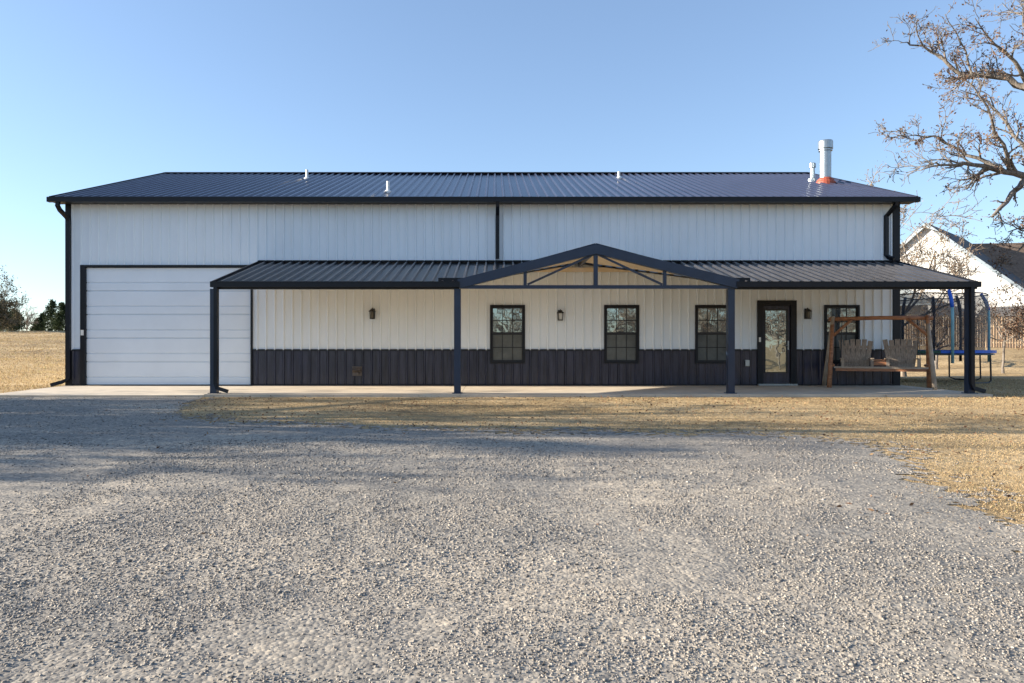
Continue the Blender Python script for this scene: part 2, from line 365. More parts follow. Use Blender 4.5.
for (y0, y1, dens, smin, smax) in ((2.4, 4.2, 5200, .005, .0135), (4.2, 6.5, 2800, .006, .016), (6.5, 9.5, 1000, .007, .020), (9.5, 15.4, 260, .009, .022)):
    xa, xb = -495*y1/F - .6, min(529*y1/F + .6, 6.5); n = int(dens*(xb-xa)*(y1-y0))
    x = rs.uniform(xa, xb, n); y = rs.uniform(y0, y1, n)
    clump = vnoise(x*0.9, y*0.9, 31)*.55 + vnoise(x*3.1, y*3.1, 32)*.45
    k = visible(x, y) & gravelly(x, y, 1.5) & (rs.uniform(0, 1, n) < .12 + .88*sstep((clump + .25*(vnoise(x*.35, y*.22, 33)-.5) - .30)/.30))
    x, y, clump = x[k], y[k], clump[k]; size = smin + (smax-smin)*rs.uniform(0, 1, len(x))**2.2
    big = rs.uniform(0, 1, len(x)) < 0.02; size[big] *= 1.5
    parts.append((x, y, size, np.clip(rs.normal(.55, .23, len(x)), 0, 1)))
# strays on the grass beside the edge
n = 7000; x = rs.uniform(-7, 7, n); y = rs.uniform(4, 15.3, n)
k = visible(x, y) & ~gravelly(x, y) & (inside(x + rs.normal(0, .5, n), y + rs.normal(0, .5, n)))
parts.append((x[k], y[k], rs.uniform(.008, .02, k.sum()), np.clip(rs.normal(.35, .18, k.sum()), 0, 1)))
x, y, size, tint = [np.concatenate([p[i] for p in parts]) for i in range(4)]
v, l, t = stones(x, y, size, tint)
tag(npmesh('loose_gravel', v, 4, l, M['stone'], t), 'loose crushed grey stones covering the driveway', 'gravel', kind='stuff')

# dormant grass blades
def blades(x, y, hgt, wid, tint, lean=0.9):
    n = len(x); a = rs.uniform(0, 6.28, n); z = G(x, y) - 0.004
    l = rs.uniform(.15, lean, n) * hgt; la = rs.uniform(0, 6.28, n)
    dx = np.cos(a)*wid; dy = np.sin(a)*wid
    v = np.stack([np.stack([x-dx, y-dy, z], -1), np.stack([x+dx, y+dy, z], -1), np.stack([x+np.cos(la)*l, y+np.sin(la)*l, z+hgt], -1)], 1)
    return v.reshape(-1, 3), np.arange(3*n), np.repeat(tint, 3)
parts = []
def scatter_grass(xa, xb, ya, yb, dens, h0, h1, w):
    n = int(dens*(xb-xa)*(yb-ya)); x = rs.uniform(xa, xb, n); y = rs.uniform(ya, yb, n)
    cl = vnoise(x*1.1, y*1.1, 41)*.5 + vnoise(x*5, y*5, 42)*.5
    slab = (x > -11.3) & (x < 10.75) & (y > 15.35) & (y < 32)
    k = visible(x, y) & ~slab & (rs.uniform(0, 1, n) < .25 + cl*1.1) & ~(inside(x, y) & (rs.uniform(0, 1, n) < .45 + .55*edge_fade(x, y)**.4 - .004)) & ~((y > 13.2) & (x < -5.6) & inside(x, y))
    x, y, cl = x[k], y[k], cl[k]; m = len(x)
    parts.append((x, y, (h0 + (h1-h0)*rs.uniform(0, 1, m))*(.6+.8*cl), np.full(m, w)*rs.uniform(.6, 1.4, m), np.clip(rs.normal(.5, .2, m) + (cl-.5)*.3, 0, 1)))
scatter_grass(2, 8, 4.5, 8, 4500, .006, .022, .003)
scatter_grass(-7, 12, 8, 15.4, 1700, .006, .022, .005)
scatter_grass(10, 18, 15, 26, 320, .015, .05, .010)
scatter_grass(-26, -11, 15, 30, 300, .02, .07, .012)
scatter_grass(-45, -15, 30, 62, 60, .02, .06, .03)
x, y, h_, w_, t_ = [np.concatenate([p[i] for p in parts]) for i in range(5)]
v, l, t = blades(x, y, h_, w_, t_)
tag(npmesh('dry_grass', v, 3, l, M['blade'], t), 'short tan dormant grass of the lawn', 'grass', kind='stuff')

def leafquads(c, size, tint, flat=0.0):
    """c (n,3): little bent leaf quads"""
    n = len(c); a = rs.normal(0, 1, (n, 3)); b = rs.normal(0, 1, (n, 3))
    if flat: a[:, 2] *= flat; b[:, 2] *= flat
    a /= np.linalg.norm(a, axis=1)[:, None]; b -= a*(a*b).sum(1)[:, None]; b /= np.linalg.norm(b, axis=1)[:, None]
    s = size[:, None]
    v = np.stack([c - a*s, c - b*s*.45, c + a*s, c + b*s*.45], 1)
    return v.reshape(-1, 3), np.arange(4*n), np.repeat(tint, 4)
n = 26000; x = rs.uniform(-8, 12, n); y = rs.uniform(5, 15.4, n)
k = visible(x, y) & (~inside(x, y) | (rs.uniform(0, 1, n) < .2)) & (rs.uniform(0, 1, n) < vnoise(x*.8, y*1.6, 51)*.45)
x, y = x[k], y[k]; m = len(x)
v, l, t = leafquads(np.stack([x, y, G(x, y) + .028], -1), rs.uniform(.014, .032, m), rs.uniform(0, 1, m), .35)
tag(npmesh('fallen_leaves', v, 4, l, M['litter'], t), 'brown fallen leaves strewn over the lawn', 'leaves', kind='stuff')

# ------------------------------------------------------------------ concrete
YW = 18.8; YP = 15.75; XL = -11.11; XR = 10.47
m_ = MB()
for a, b in ((-6.2, -0.75), (-0.74, 5.2), (5.21, 10.6)): m_.box((a, 15.42, -0.3), (b, YW + 0.05, 0))
structure(m_.build('porch_slab', M['concrete']))
m_ = MB(); m_.add([(-10.9,15.42,-.3),(-6.21,15.42,-.3),(-6.21,YW,-.3),(-11.15,YW,-.3),(-10.9,15.42,-.02),(-6.21,15.42,-.02),(-6.21,YW,-.004),(-11.15,YW,-.004)],
                  [(0,3,2,1),(4,5,6,7),(0,1,5,4),(1,2,6,5),(2,3,7,6),(3,0,4,7)])
structure(m_.build('garage_apron', M['concrete']))

# ------------------------------------------------------------------ metal building
B = tag(empty('metal_building', (0, YW, 0)), 'long white metal barndominium with charcoal roof, wainscot, garage door and front porch', 'building')
DEP = 12.2; RIDGE_Y = YW + DEP/2; ZE = 4.80; ZR = 6.93; OV = 0.36; EYO = 0.32
slope = (ZR - ZE) / (RIDGE_Y - (YW - EYO))
ZT = ZE + slope * EYO - 0.05      # wall top under roof
WZ = 0.92                          # wainscot height
XD0, XD1, ZD = (86-PX)/38.51, (251-PX)/38.51, 3.07      # garage door
def zx(py): return CZ - (py - PY) / 38.51
def xx(px): return (px - PX) / 38.51
WINS = [(490, 525), (604, 639), (695, 730), (824, 859)]
wz0, wz1 = zx(363.5), zx(305)
ops_w = [(XD0-.13, XD1+.05, 0, ZD+.05)] + [(xx(a)+.03, xx(b)-.03, wz0+.03, wz1-.03) for a, b in WINS] + [(xx(757)+.02, xx(796)-.02, -.1, zx(300.5)-.02)]
m_ = MB(); m_.ribs((0, YW, 0), (1,0,0), (0,0,1), (0,-1,0), XL+.02, XR-.02, WZ, ZT, openings=ops_w, h=.034)
siding = m_.build('white_siding', M['white'], B)
m_ = MB()   # trim strip between wainscot and siding
def xspans(z):
    cuts = sorted((o[0], o[1]) for o in ops_w if o[2] < z < o[3]); cur = XL + .1; out = []
    for a, b in cuts: out.append((cur, a)); cur = b
    out.append((cur, XR - .1)); return out
for a, b in xspans(.3):
    a = XL+.02 if a < XL+.2 else a; b = XR-.02 if b > XR-.2 else b
    w_ = MB(); w_.ribs((0, YW, 0), (1,0,0), (0,0,1), (0,-1,0), a, b, 0.02, WZ, openings=ops_w[1:5], h=.028); w_.build('wainscot', M['dark'], B)
for a, b in xspans(WZ): m_.box((a, YW-.034, WZ-.02), (b, YW+.01, WZ+.022))
for a, b in xspans(.02): m_.box((a, YW-.030, 0.001), (b, YW+.01, .03))
m_.build('wainscot_trim', M['trim'], B)
# end and back walls
for sgn, xw in ((-1, XL), (1, XR)):
    m_ = MB(); f1 = lambda u: min(ZT + slope*u, ZT + slope*(DEP-u))
    m_.ribs((xw, YW, 0), (0,1,0), (0,0,1), (sgn,0,0), .02, DEP-.02, WZ, f1, extra=(DEP/2,)); m_.build('end_wall', M['white'], B)
    m_ = MB(); m_.ribs((xw, YW, 0), (0,1,0), (0,0,1), (sgn,0,0), .02, DEP-.02, 0, WZ); m_.build('end_wainscot', M['dark'], B)
m_ = MB(); m_.ribs((0, YW+DEP, 0), (1,0,0), (0,0,1), (0,1,0), XL+.02, XR-.02, 0, ZT); m_.build('back_wall', M['white'], B)
# corner trims
for xw, s_ in ((XL, 1), (XR, -1)):
    for yw, t_ in ((YW, 1), (YW+DEP, -1)):
        m_ = MB(); m_.box((xw - s_*.032, yw - t_*.034, -.02), (xw + s_*.15, yw + t_*.0, ZT)); m_.box((xw - s_*.032, yw + t_*.001, -.02), (xw, yw + t_*.11, ZT)); m_.build('corner_trim', M['trim'], B)
# roof slopes
X0, X1 = XL - OV + .13, XR + OV - .07
def slope_mesh(y_e, dirn):
    L = math.hypot(RIDGE_Y - y_e, ZR - ZE) if dirn > 0 else math.hypot(y_e - RIDGE_Y, ZR - ZE)
    V = Vector((0, RIDGE_Y - y_e, ZR - ZE)).normalized(); N = Vector((0, -V.z*dirn, abs(V.y)))
    m = MB(); m.ribs((0, y_e, ZE), (1,0,0), V, N, X0, X1, -.03, L, h=.045, rw=1.3)
    return m
roof = slope_mesh(YW - EYO, 1).build('roof', M['roof'], B)
slope_mesh(YW + DEP + EYO, -1).build('rear_roof', M['roof'], B)
m_ = MB()   # deck under the sheets, eaves and soffits
ye, yb = YW - EYO, YW + DEP + EYO
prof = [(ye, ZE-.012), (RIDGE_Y, ZR-.012), (yb, ZE-.012), (yb, ZE-.10), (YW+DEP, ZE-.10), (RIDGE_Y, ZR-.28), (YW, ZE-.10), (ye, ZE-.10)]
n_ = len(prof); vs = [(x, y, z) for x in (X0+.01, X1-.01) for y, z in prof]
m_.add(vs, [tuple(range(n_))[::-1], tuple(range(n_, 2*n_))] + [(i, (i+1) % n_, n_+(i+1) % n_, n_+i) for i in range(n_)])
m_.build('roof_deck', M['trim'], roof)
m_ = MB()
for s_ in (-1, 1): m_.bar((X0, RIDGE_Y + s_*.09, ZR + .035), (X1, RIDGE_Y + s_*.09, ZR + .035), .20, .012, up=(0, s_*.32, 1))
m_.build('ridge_cap', M['trim'], roof)
for x in (X0-.012, X1+.012):
    m_ = MB(); m_.bar((x, ye-.02, ZE-.02), (x, RIDGE_Y, ZR-.005), .03, .13); m_.bar((x, yb, ZE-.02), (x, RIDGE_Y, ZR-.005), .03, .13); m_.build('rake_trim', M['trim'], roof)
m_ = MB()
m_.box((X0-.02, ye-.13, ZE-.115), (X1+.02, ye-.12, ZE+.005)); m_.box((X0-.02, ye-.12, ZE-.115), (X1+.02, ye-.005, ZE-.105)); m_.box((X0-.02, ye-.134, ZE-.003), (X1+.02, ye-.108, ZE+.009))
m_.box((X0-.03, ye-.13, ZE-.115), (X0-.018, ye, ZE+.004)); m_.box((X1+.018, ye-.13, ZE-.115), (X1+.03, ye, ZE+.004))
m_.build('gutter', M['trim'], B)

def downspout(pts, w=.075):
    m = MB(); m.tube(pts, w*.72, n=4, spin=math.pi/4); return m.build('downspout', M['trim'], B)
dx = XL - .085
downspout([(XL-.0, ye-.06, ZE-.1), (XL-.02, ye-.06, ZE-.2), (XL-.0, ye+.0, ZE-.30), (XL+.05, YW-.12, ZE-.44), (XL+.09, YW-.085, ZE-.55), (XL+.09, YW-.085, .18), (XL-.05, YW-.12, .1), (XL-.25, YW-.3, .02)], .085)
xc = xx(497.5)
downspout([(xc, ye-.06, ZE-.1), (xc, ye-.05, ZE-.2), (xc, YW-.075, ZE-.4), (xc, YW-.075, 3.28)], .09)
xr = xx(886)
downspout([(xr+.06, ye-.06, ZE-.1), (xr+.06, ye-.05, ZE-.18), (xr-.03, YW-.075, ZE-.42), (xr-.03, YW-.075, 3.38), (xr+.02, YW-.10, 3.31), (xr+.10, YW-.2, 3.26)], .085)
xcorner = XR + .0

# garage door
m_ = MB(); m_.box((XD0-.13, YW-.045, 0), (XD0, YW+.08, ZD+.055)); m_.box((XD1, YW-.045, 0), (XD1+.05, YW+.08, ZD+.055)); m_.box((XD0, YW-.045, ZD), (XD1, YW+.08, ZD+.055))
m_.build('garage_door_trim', M['trim'], B)
m_ = MB(); ph = ZD / 5
prof = []; z = 0.02
for k in range(5):
    z0 = k*ph + .02 if k == 0 else k*ph
    for dz, d in ((.000, .03), (.014, .03), (.018, 0), (ph*.325, 0), (ph*.325+.008, .022), (ph*.325+.026, .022), (ph*.325+.034, 0), (ph-.016, 0), (ph-.010, .03)):
        prof.append((k*ph + dz, d))
prof[0] = (.012, .012); prof[1] = (.013, .012)
vs = []
for z, d in prof: vs += [(XD0, YW+.03+d, z), (XD1, YW+.03+d, z)]
m_.add(vs, [(2*i, 2*i+1, 2*i+3, 2*i+2) for i in range(len(prof)-1)])
gd = m_.build('garage_door', M['door_white'], B)
m_ = MB(); m_.box((XD0, YW+.015, .0), (XD1, YW+.04, .022)); m_.build('bottom_seal', M['black'], gd)
m_ = MB(); m_.box((XD0-.10, YW-.075, 1.30), (XD0-.03, YW-.046, 1.44)); kp = m_.build('keypad', M['pvc'], B)

# windows
def window(x0, x1, z0, z1):
    m = MB(); y0, y1 = YW-.045, YW+.06; t = .055
    m.box((x0,y0,z0),(x1,y1,z0+t)); m.box((x0,y0,z1-t),(x1,y1,z1)); m.box((x0,y0,z0+t),(x0+t,y1,z1-t)); m.box((x1-t,y0,z0+t),(x1,y1,z1-t))
    w = m.build('window', M['trim'], B)
    a, b = x0+t, x1-t; c, d = z0+t, z1-t; mid = (c+d)/2 + .02
    m = MB(); s_ = .035
    for p, q, yy in ((c, mid, .028), (mid, d, .010)):
        m.box((a,YW+yy-.02,p),(b,YW+yy+.01,p+s_)); m.box((a,YW+yy-.02,q-s_),(b,YW+yy+.01,q)); m.box((a,YW+yy-.02,p+s_),(a+s_*.7,YW+yy+.01,q-s_)); m.box((b-s_*.7,YW+yy-.02,p+s_),(b,YW+yy+.01,q-s_))
    m.build('sash', M['black'], w)
    m = MB(); g = .011
    for p, q, yy in ((c+s_, mid-s_, .026), (mid+s_, d-s_, .003)):
        for k in (1, 2): xk = a + (b-a)*k/3; m.box((xk-g/1.2,YW+yy-.006,p),(xk+g/1.2,YW+yy+.004,q))
        zk = (p+q)/2; m.box((a+s_*.7,YW+yy-.007,zk-g),(b-s_*.7,YW+yy+.005,zk+g))
    m.build('muntin', M['black'], w)
    m = MB(); m.box((a+.01,YW+.010,mid+s_-.01),(b-.01,YW+.016,d-s_+.01)); m.build('upper_pane', M['glass'], w)
    m = MB(); m.box((a+.01,YW+.034,c+s_-.01),(b-.01,YW+.042,mid-s_+.01)); m.build('screened_lower_pane', M['screen'], w)
for a, b in WINS: window(xx(a), xx(b), wz0, wz1)

# entry door
x0, x1, z1 = xx(757), xx(796), zx(300.5)
m_ = MB(); t = .15
m_.box((x0,YW-.05,.02),(x0+t,YW+.09,z1)); m_.box((x1-t,YW-.05,.02),(x1,YW+.09,z1)); m_.box((x0+t,YW-.05,z1-.13),(x1-t,YW+.09,z1))
m_.build('door_frame', M['trim'], B)
m_ = MB(); a, b = x0+t+.004, x1-t-.004; zt = z1-.134; ga, gb, gz0, gz1 = xx(765.5), xx(786.5), zx(372), zx(310.5)
m_.box((a,YW+.01,.05),(ga-.03,YW+.055,zt)); m_.box((gb+.03,YW+.01,.05),(b,YW+.055,zt)); m_.box((ga-.03,YW+.01,.05),(gb+.03,YW+.055,gz0-.03)); m_.box((ga-.03,YW+.01,gz1+.03),(gb+.03,YW+.055,zt))
ed = m_.build('entry_door', M['dark'], B)
m_ = MB(); 
m_.box((ga-.03,YW-.004,gz0-.03),(ga,YW+.04,gz1+.03)); m_.box((gb,YW-.004,gz0-.03),(gb+.03,YW+.04,gz1+.03)); m_.box((ga,YW-.004,gz0-.03),(gb,YW+.04,gz0)); m_.box((ga,YW-.004,gz1),(gb,YW+.04,gz1+.03))
m_.build('glass_frame', M['black'], ed)
m_ = MB(); m_.box((ga-.005,YW+.024,gz0-.005),(gb+.005,YW+.034,gz1+.005)); m_.build('glass_pane', M['doorglass'], ed)
m_ = MB(); hx = b-.055; m_.box((hx-.022,YW-.002,.93),(hx+.022,YW+.008,1.16)); m_.tube([(hx,YW-.001,1.03),(hx,YW-.05,1.03),(hx-.10,YW-.055,1.03)], .011, 8); m_.build('handle', M['galv'], ed)
m_ = MB(); m_.box((x0,YW-.12,.004),(x1,YW+.09,.045)); m_.build('door_sill', M['galv'], B)
m_ = MB(); m_.box((x0+.03,YW-.075,1.13),(x0+.075,YW-.052,1.25)); m_.build('doorbell', M['pvc'], B)
# outlet and low vent hood on the wainscot
m_ = MB(); xo, zo = xx(746.5), zx(363); m_.box((xo-.055,YW-.07,zo-.08),(xo+.055,YW-.02,zo+.08)); m_.box((xo-.045,YW-.085,zo-.07),(xo+.045,YW-.071,zo+.06)); m_.build('outlet_cover', M['galv'], B)
m_ = MB(); xo, zo = xx(357.5), zx(371); m_.box((xo-.12,YW-.06,zo-.12),(xo+.12,YW-.02,zo+.12)); m_.add([(xo-.10,YW-.061,zo+.10),(xo+.10,YW-.061,zo+.10),(xo+.10,YW-.17,zo+.02),(xo-.10,YW-.17,zo+.02),(xo-.10,YW-.061,zo-.04),(xo+.10,YW-.061,zo-.04)], [(0,3,2,1),(3,4,5,2),(0,4,3),(1,2,5)])
m_.tube([(xo+.03,YW-.17,zo-.06),(xo+.03,YW-.06,zo-.06)], .03, 8); m_.build('vent_hood', mat('weathered_vent', (.10,.085,.075), .6, var=.3, scale=8), B)

# ------------------------------------------------------------------ porch
PX0, PX1 = -6.13, XR - .01
ZPW, ZPF = 3.18, 2.40
GA, GC, GB = -.74, 2.18, 5.20
Lsh = math.hypot(YW - YP, ZPW - ZPF); Vs = Vector((0, YW-YP, ZPW-ZPF)).normalized(); Ns = Vector((0, -Vs.z, Vs.y))
def v0(u):
    if GA < u < GB: return Lsh * (min((u-GA)/(GC-GA), (GB-u)/(GB-GC)))
    return -.03
m_ = MB(); m_.ribs((0, YP, ZPF), (1,0,0), Vs, Ns, PX0, PX1, v0, Lsh-.01, rw=1.3, h=.048, extra=(GA-.001, GA+.001, GC, GB-.001, GB+.001))
pr = m_.build('porch_roof', M['proof'], B)
m_ = MB(); m_.ribs((0, YP, ZPF-.03), (1,0,0), Vs, -Ns, PX0+.02, PX1-.02, lambda u: max(0, v0(u)), Lsh-.01, h=.003, extra=(GA-.001, GA+.001, GC, GB-.001, GB+.001))
m_.build('porch_ceiling', M['soffit'], pr)
for x in (PX0-.012, PX1+.012): m_ = MB(); m_.bar((x, YP-.02, ZPF-.02), (x, YW-.03, ZPW-.02), .03, .12); m_.build('rake_trim', M['trim'], pr)
m_ = MB(); m_.bar((PX0, YW-.055, ZPW+.045), (PX1, YW-.055, ZPW+.045), .08, .02, up=(0,-.4,1)); m_.box((PX0, YW-.032, ZPW), (PX1, YW-.022, ZPW+.07)); m_.build('wall_flashing', M['trim'], pr)
# gable roof over the truss
for s_, xe in ((1, GA), (-1, GB)):
    half = abs(GC - xe); rise = ZPW + .02 - ZPF; Lg = math.hypot(half, rise); V = Vector((s_*half, 0, rise)).normalized(); N = Vector((-s_*V.z, 0, abs(V.x)))
    f0 = lambda u, Lg=Lg: max(0, min(Lg, Lg*(u)/(YW-YP)))-.0
    m_ = MB(); m_.ribs((xe, YP-.10, ZPF+.03), (0,1,0), V, N, 0, YW-YP+.08, f0, Lg, h=.024, extra=(.001,)); g = m_.build('gable_roof', M['navy'], pr)
    m_ = MB(); m_.ribs((xe, YP-.10, ZPF-.0), (0,1,0), V, -N, 0, YW-YP+.08, f0, Lg, h=.002); m_.build('gable_ceiling', M['soffit'], pr)
# steel truss
m_ = MB(); yt = YP - .06
zb, zt = ZPF - .06, ZPF + .80
for xe, s_ in ((GA-.02, 1), (GB+.02, -1)):
    m_.bar((xe - s_*.03, yt, ZPF-.03), (GC + s_*.02, yt, zt-.075 + .005), .16 + s_*.002, .20, up=(0,0,1))
m_.build('top_chord', M['navy'], B)
m_ = MB(); m_.box((GA, yt-.04, 2.27), (GB, yt+.04, 2.345)); m_.build('bottom_chord', M['navy'], B)
tr = MB(); tr.box((GC-.045, yt-.035, 2.345), (GC+.045, yt+.035, zt-.08))
for px in (525, 664):
    x = (px-PX)*YP/F; k = (x-GA)/(GC-GA) if x < GC else (GB-x)/(GB-GC); tr.box((x-.035, yt-.03, 2.345), (x+.035, yt+.03, ZPF+.79*k-.06))
    tr.bar((x + (.05 if x < GC else -.05), yt, 2.36), (GC + (-.03 if x < GC else .03), yt, zt-.18), .035, .045)
tr.build('truss_web', M['navy'], B)
m_ = MB(); 
for k in range(1, 4): yy = YP + k*.8; zz = ZPW - .10; h = (ZPW-ZPF)*(YW-yy)/3.05*0; m_.bar((GC, yy, zz+.03), (GC, yy, zz-.0), .04, .04)
m_.bar((GC, YP+.02, ZPW-.06), (GC, YW-.04, ZPW-.06), .06, .10); m_.build('gable_ridge_beam', M['navy'], B)
m_ = MB(); m_.box((PX0+.05, YW-.10, ZPW-.24), (PX1-.05, YW-.035, ZPW-.13)); m_.build('wall_ledger', M['soffit'], B)
# front beams and gutters
for a, b in ((PX0+.02, GA-.04), (GB+.04, PX1)):
    m_ = MB(); m_.box((a, YP-.05, 2.265), (b, YP+.10, 2.375)); m_.build('porch_beam', M['trim'], B)
    m_ = MB(); m_.box((a-.03, YP-.16, 2.30), (b+.02, YP-.145, 2.415)); m_.box((a-.03, YP-.145, 2.30), (b+.02, YP-.055, 2.31)); m_.box((a-.03, YP-.165, 2.405), (b+.02, YP-.135, 2.42)); m_.build('gutter', M['trim'], pr)
for a, b in ((-1.24, -.62), (5.14, 5.58)):
    m_ = MB(); m_.bar((a, YP+.08, 2.475), (b, YP+.08, 2.475), .015, .09); m_.build('rain_diverter', M['trim'], pr)
for (x, off) in (((214.5-PX)*YP/F, 0), ((457.5-PX)*YP/F, 0), ((730.5-PX)*YP/F, 0), ((969.5-PX)*YP/F, 0)):
    m_ = MB(); m_.box((x-.072, YP-.072, .012), (x+.072, YP+.072, 2.268)); m_.box((x-.11, YP-.11, .001), (x+.11, YP+.11, .013)); m_.build('porch_post', M['navy'], B)
for x, s_ in ((PX0+.105, 1), (PX1-.16, 1)):
    m_ = MB(); m_.tube([(x, YP-.11, 2.30), (x, YP-.115, 2.2), (x, YP-.12, .22), (x+.03, YP-.125, .12), (x+.26, YP-.14, .05)], .055, 4, spin=math.pi/4); m_.build('porch_downspout', M['trim'], B)

# roof penetrations
def roofz(y): return ZE + slope*(y - ye)
yc = 22.0; xf = (825.5-PX)*yc/F; z0 = roofz(yc)
m_ = MB(); m_.lathe(xf, yc, [(.165, z0-.1), (.165, z0+.96), (.20, z0+.97), (.20, z0+1.0), (.165, z0+1.01), (.165, z0+1.03), (.215, z0+1.04), (.215, z0+1.25), (.20, z0+1.28), (.05, z0+1.29)], 24)
fl = m_.build('chimney_flue', M['galv'], roof, smooth=False)
m_ = MB(); m_.lathe(xf, yc, [(.30, z0-.10), (.29, z0+.02), (.25, z0+.06), (.24, z0+.10), (.20, z0+.13), (.168, z0+.16)], 20); m_.build('flue_boot', M['redboot'], fl)
yc = 22.5; xf = (812.5-PX)*yc/F; z0 = roofz(yc)
m_ = MB(); m_.lathe(xf, yc, [(.16, z0-.05), (.15, z0+.06), (.075, z0+.10), (.07, z0+.42), (.10, z0+.43), (.10, z0+.55), (.05, z0+.58)], 16); m_.build('small_flue', M['galv'], roof)
for px, yc, h in ((307, 23.2, .30), (388, 19.7, .30), (619, 23.4, .22)):
    x = (px-PX)*yc/F; z0 = roofz(yc); m_ = MB(); m_.lathe(x, yc, [(.12, z0-.05), (.11, z0+.02), (.05, z0+.06), (.042, z0+.07), (.042, z0+h)], 14); m_.build('vent_pipe', M['pvc'], roof)

# ------------------------------------------------------------------ wall lanterns
def lantern(px, py, label, white_glass):
    x, z = xx(px), zx(py)
    t = tag(empty('wall_lantern', (x, YW-.02, z)), label, 'wall light', 'black lanterns on the porch wall')
    m = MB(); m.box((x-.055, YW-.035, z-.13), (x+.055, YW-.02, z+.14)); m.build('back_plate', M['black'], t)
    m = MB(); m.tube([(x, YW-.03, z+.08), (x, YW-.09, z+.15), (x, YW-.13, z+.12)], .012, 6); m.build('arm', M['black'], t)
    m = MB(); m.lathe(x, YW-.13, [(.095, z+.055), (.095, z+.065), (.05, z+.11), (.012, z+.13)], 8, math.pi/8)
    m.lathe(x, YW-.13, [(.062, z-.135), (.066, z-.12), (.066, z-.115)], 8, math.pi/8)
    for k in range(4): a = k*math.pi/2 + math.pi/4; m.bar((x+.066*math.cos(a), YW-.13+.066*math.sin(a), z-.12), (x+.08*math.cos(a), YW-.13+.08*math.sin(a), z+.06), .012, .012)
    m.build('cage', M['black'], t)
    m = MB(); m.lathe(x, YW-.13, [(.045, z-.112), (.055, z+.052)], 12); m.build('glass_shade', M['lampglass'] if white_glass else M['smoke'], t)  # flag picks white frosted glass, otherwise smoky glass
M['smoke'] = mat('smoky_lamp_glass', (.10, .09, .07), .15)
lantern(373, 314, 'black wall lantern alone on the cream wall near the garage door', False)
lantern(560, 315.5, 'small black wall lantern with white glass between two windows', True)
lantern(806, 314, 'black wall lantern between the entry door and the window behind the swing', False)

# ------------------------------------------------------------------ porch swing
pl = Vector((8.52, 18.25, 0)); prr = Vector((10.42, 17.45, 0)); ax = (prr-pl).normalized(); nrm = Vector((ax.y, -ax.x, 0))   # nrm points to the viewer
T = tag(empty('porch_swing', ((pl+prr)/2), math.atan2(ax.y, ax.x)), 'rustic double-seat wooden log swing on an A-frame at the right end of the porch', 'swing')
HT = 1.70
m_ = MB(); m_.tube([pl - ax*.1 + Vector((0,0,HT)), (pl+prr)/2 + Vector((0,0,HT+.02)), prr + ax*.12 + Vector((0,0,HT))], [.052, .048, .052], 9); m_.build('top_beam', M['wood'], T, True)
for base, sg, mats in ((pl, -1, ('wood', 'palewood')), (prr, 1, ('palewood', 'wood'))):
    for q, mk in zip((1, -1), mats):
        off = nrm*q*(.42) + ax*sg*(.20 if (sg < 0 and q < 0) else .10)
        m_ = MB(); m_.tube([base + off, base + off*.5 + Vector((0,0,HT*.5)), base - nrm*q*.06 + Vector((0,0,HT+.07))], [.056, .05, .045], 8); m_.build('leg', M[mk], T, True)
    m_ = MB(); m_.tube([base + Vector((0,0,HT-.42)) + nrm*.07, base - ax*sg*.42 + Vector((0,0,HT-.02)) + nrm*.02], .036, 7); m_.build('brace', M['wood'], T, True)
    m_ = MB(); m_.tube([base + nrm*.30 + Vector((0,0,.55)), base - nrm*.30 + Vector((0,0,.55))], .035, 7); m_.build('cross_rail', M['wood'], T, True)
ctr = (pl+prr)/2; Lb = (prr-pl).length
def P(a, f, z): return ctr + ax*a + nrm*f + Vector((0,0,z))
ZS = .52
for c in (-.50, .50):
    m_ = MB()
    for k in range(6):
        t = (k-2.5)/2.5; hh = .66 - .05*abs(t)*(1 if k % 2 else .3); m_.bar(P(c + t*.23, -.18, ZS-.06), P(c + t*.34, -.34, ZS+hh+.02), .108, .022, up=nrm)
    m_.bar(P(c-.28, -.20, ZS+.12), P(c+.28, -.20, ZS+.12), .03, .07, up=(0,0,1)); m_.bar(P(c-.33, -.30, ZS+.48), P(c+.33, -.30, ZS+.48), .03, .07, up=(0,0,1))
    m_.build('seat_back', M['greywood'], T)
    m_ = MB()
    for k in range(5): f = -.18 + k*.105; m_.bar(P(c-.30, f, ZS-.02 + .02*(k > 3)), P(c+.30, f, ZS-.02 + .02*(k > 3)), .09, .025)
    m_.build('seat', M['greywood'], T)
    for e in (-1, 1):
        m_ = MB(); m_.bar(P(c+e*.33, -.22, ZS+.19), P(c+e*.33, .28, ZS+.20), .08, .025); m_.bar(P(c+e*.33, .20, ZS-.04), P(c+e*.33, .20, ZS+.19), .07, .05, up=nrm); m_.build('armrest', M['greywood' if c*e < 0 else 'palewood'], T)
m_ = MB(); m_.bar(P(-.17, .02, ZS+.16), P(.17, .02, ZS+.16), .36, .03); m_.bar(P(-.16, .19, ZS+.08), P(.16, .19, ZS+.08), .03, .09); m_.build('centre_table', M['wood'], T)
m_ = MB(); m_.bar(P(-.98, .24, ZS-.07), P(.98, .24, ZS-.07), .05, .08); m_.bar(P(-.90, -.22, ZS-.07), P(.90, -.22, ZS-.07), .05, .08)
for a in (-.83, -.17, .17, .83): m_.bar(P(a, -.24, ZS-.05), P(a, .26, ZS-.05), .045, .05)
m_.build('seat_frame', M['wood'], T)
m_ = MB(); m_.bar(P(-1.02, .275, ZS-.02), P(1.02, .275, ZS-.02), .02, .045); m_.build('front_rail', M['palewood'], T)
for a in (-.86, .86):
    for f in (-.24, .24):
        m_ = MB(); m_.tube([P(a, f, ZS), P(a*.96, f*.1, HT-.02)], .008, 5); m_.build('hanging_chain', M['black'], T)
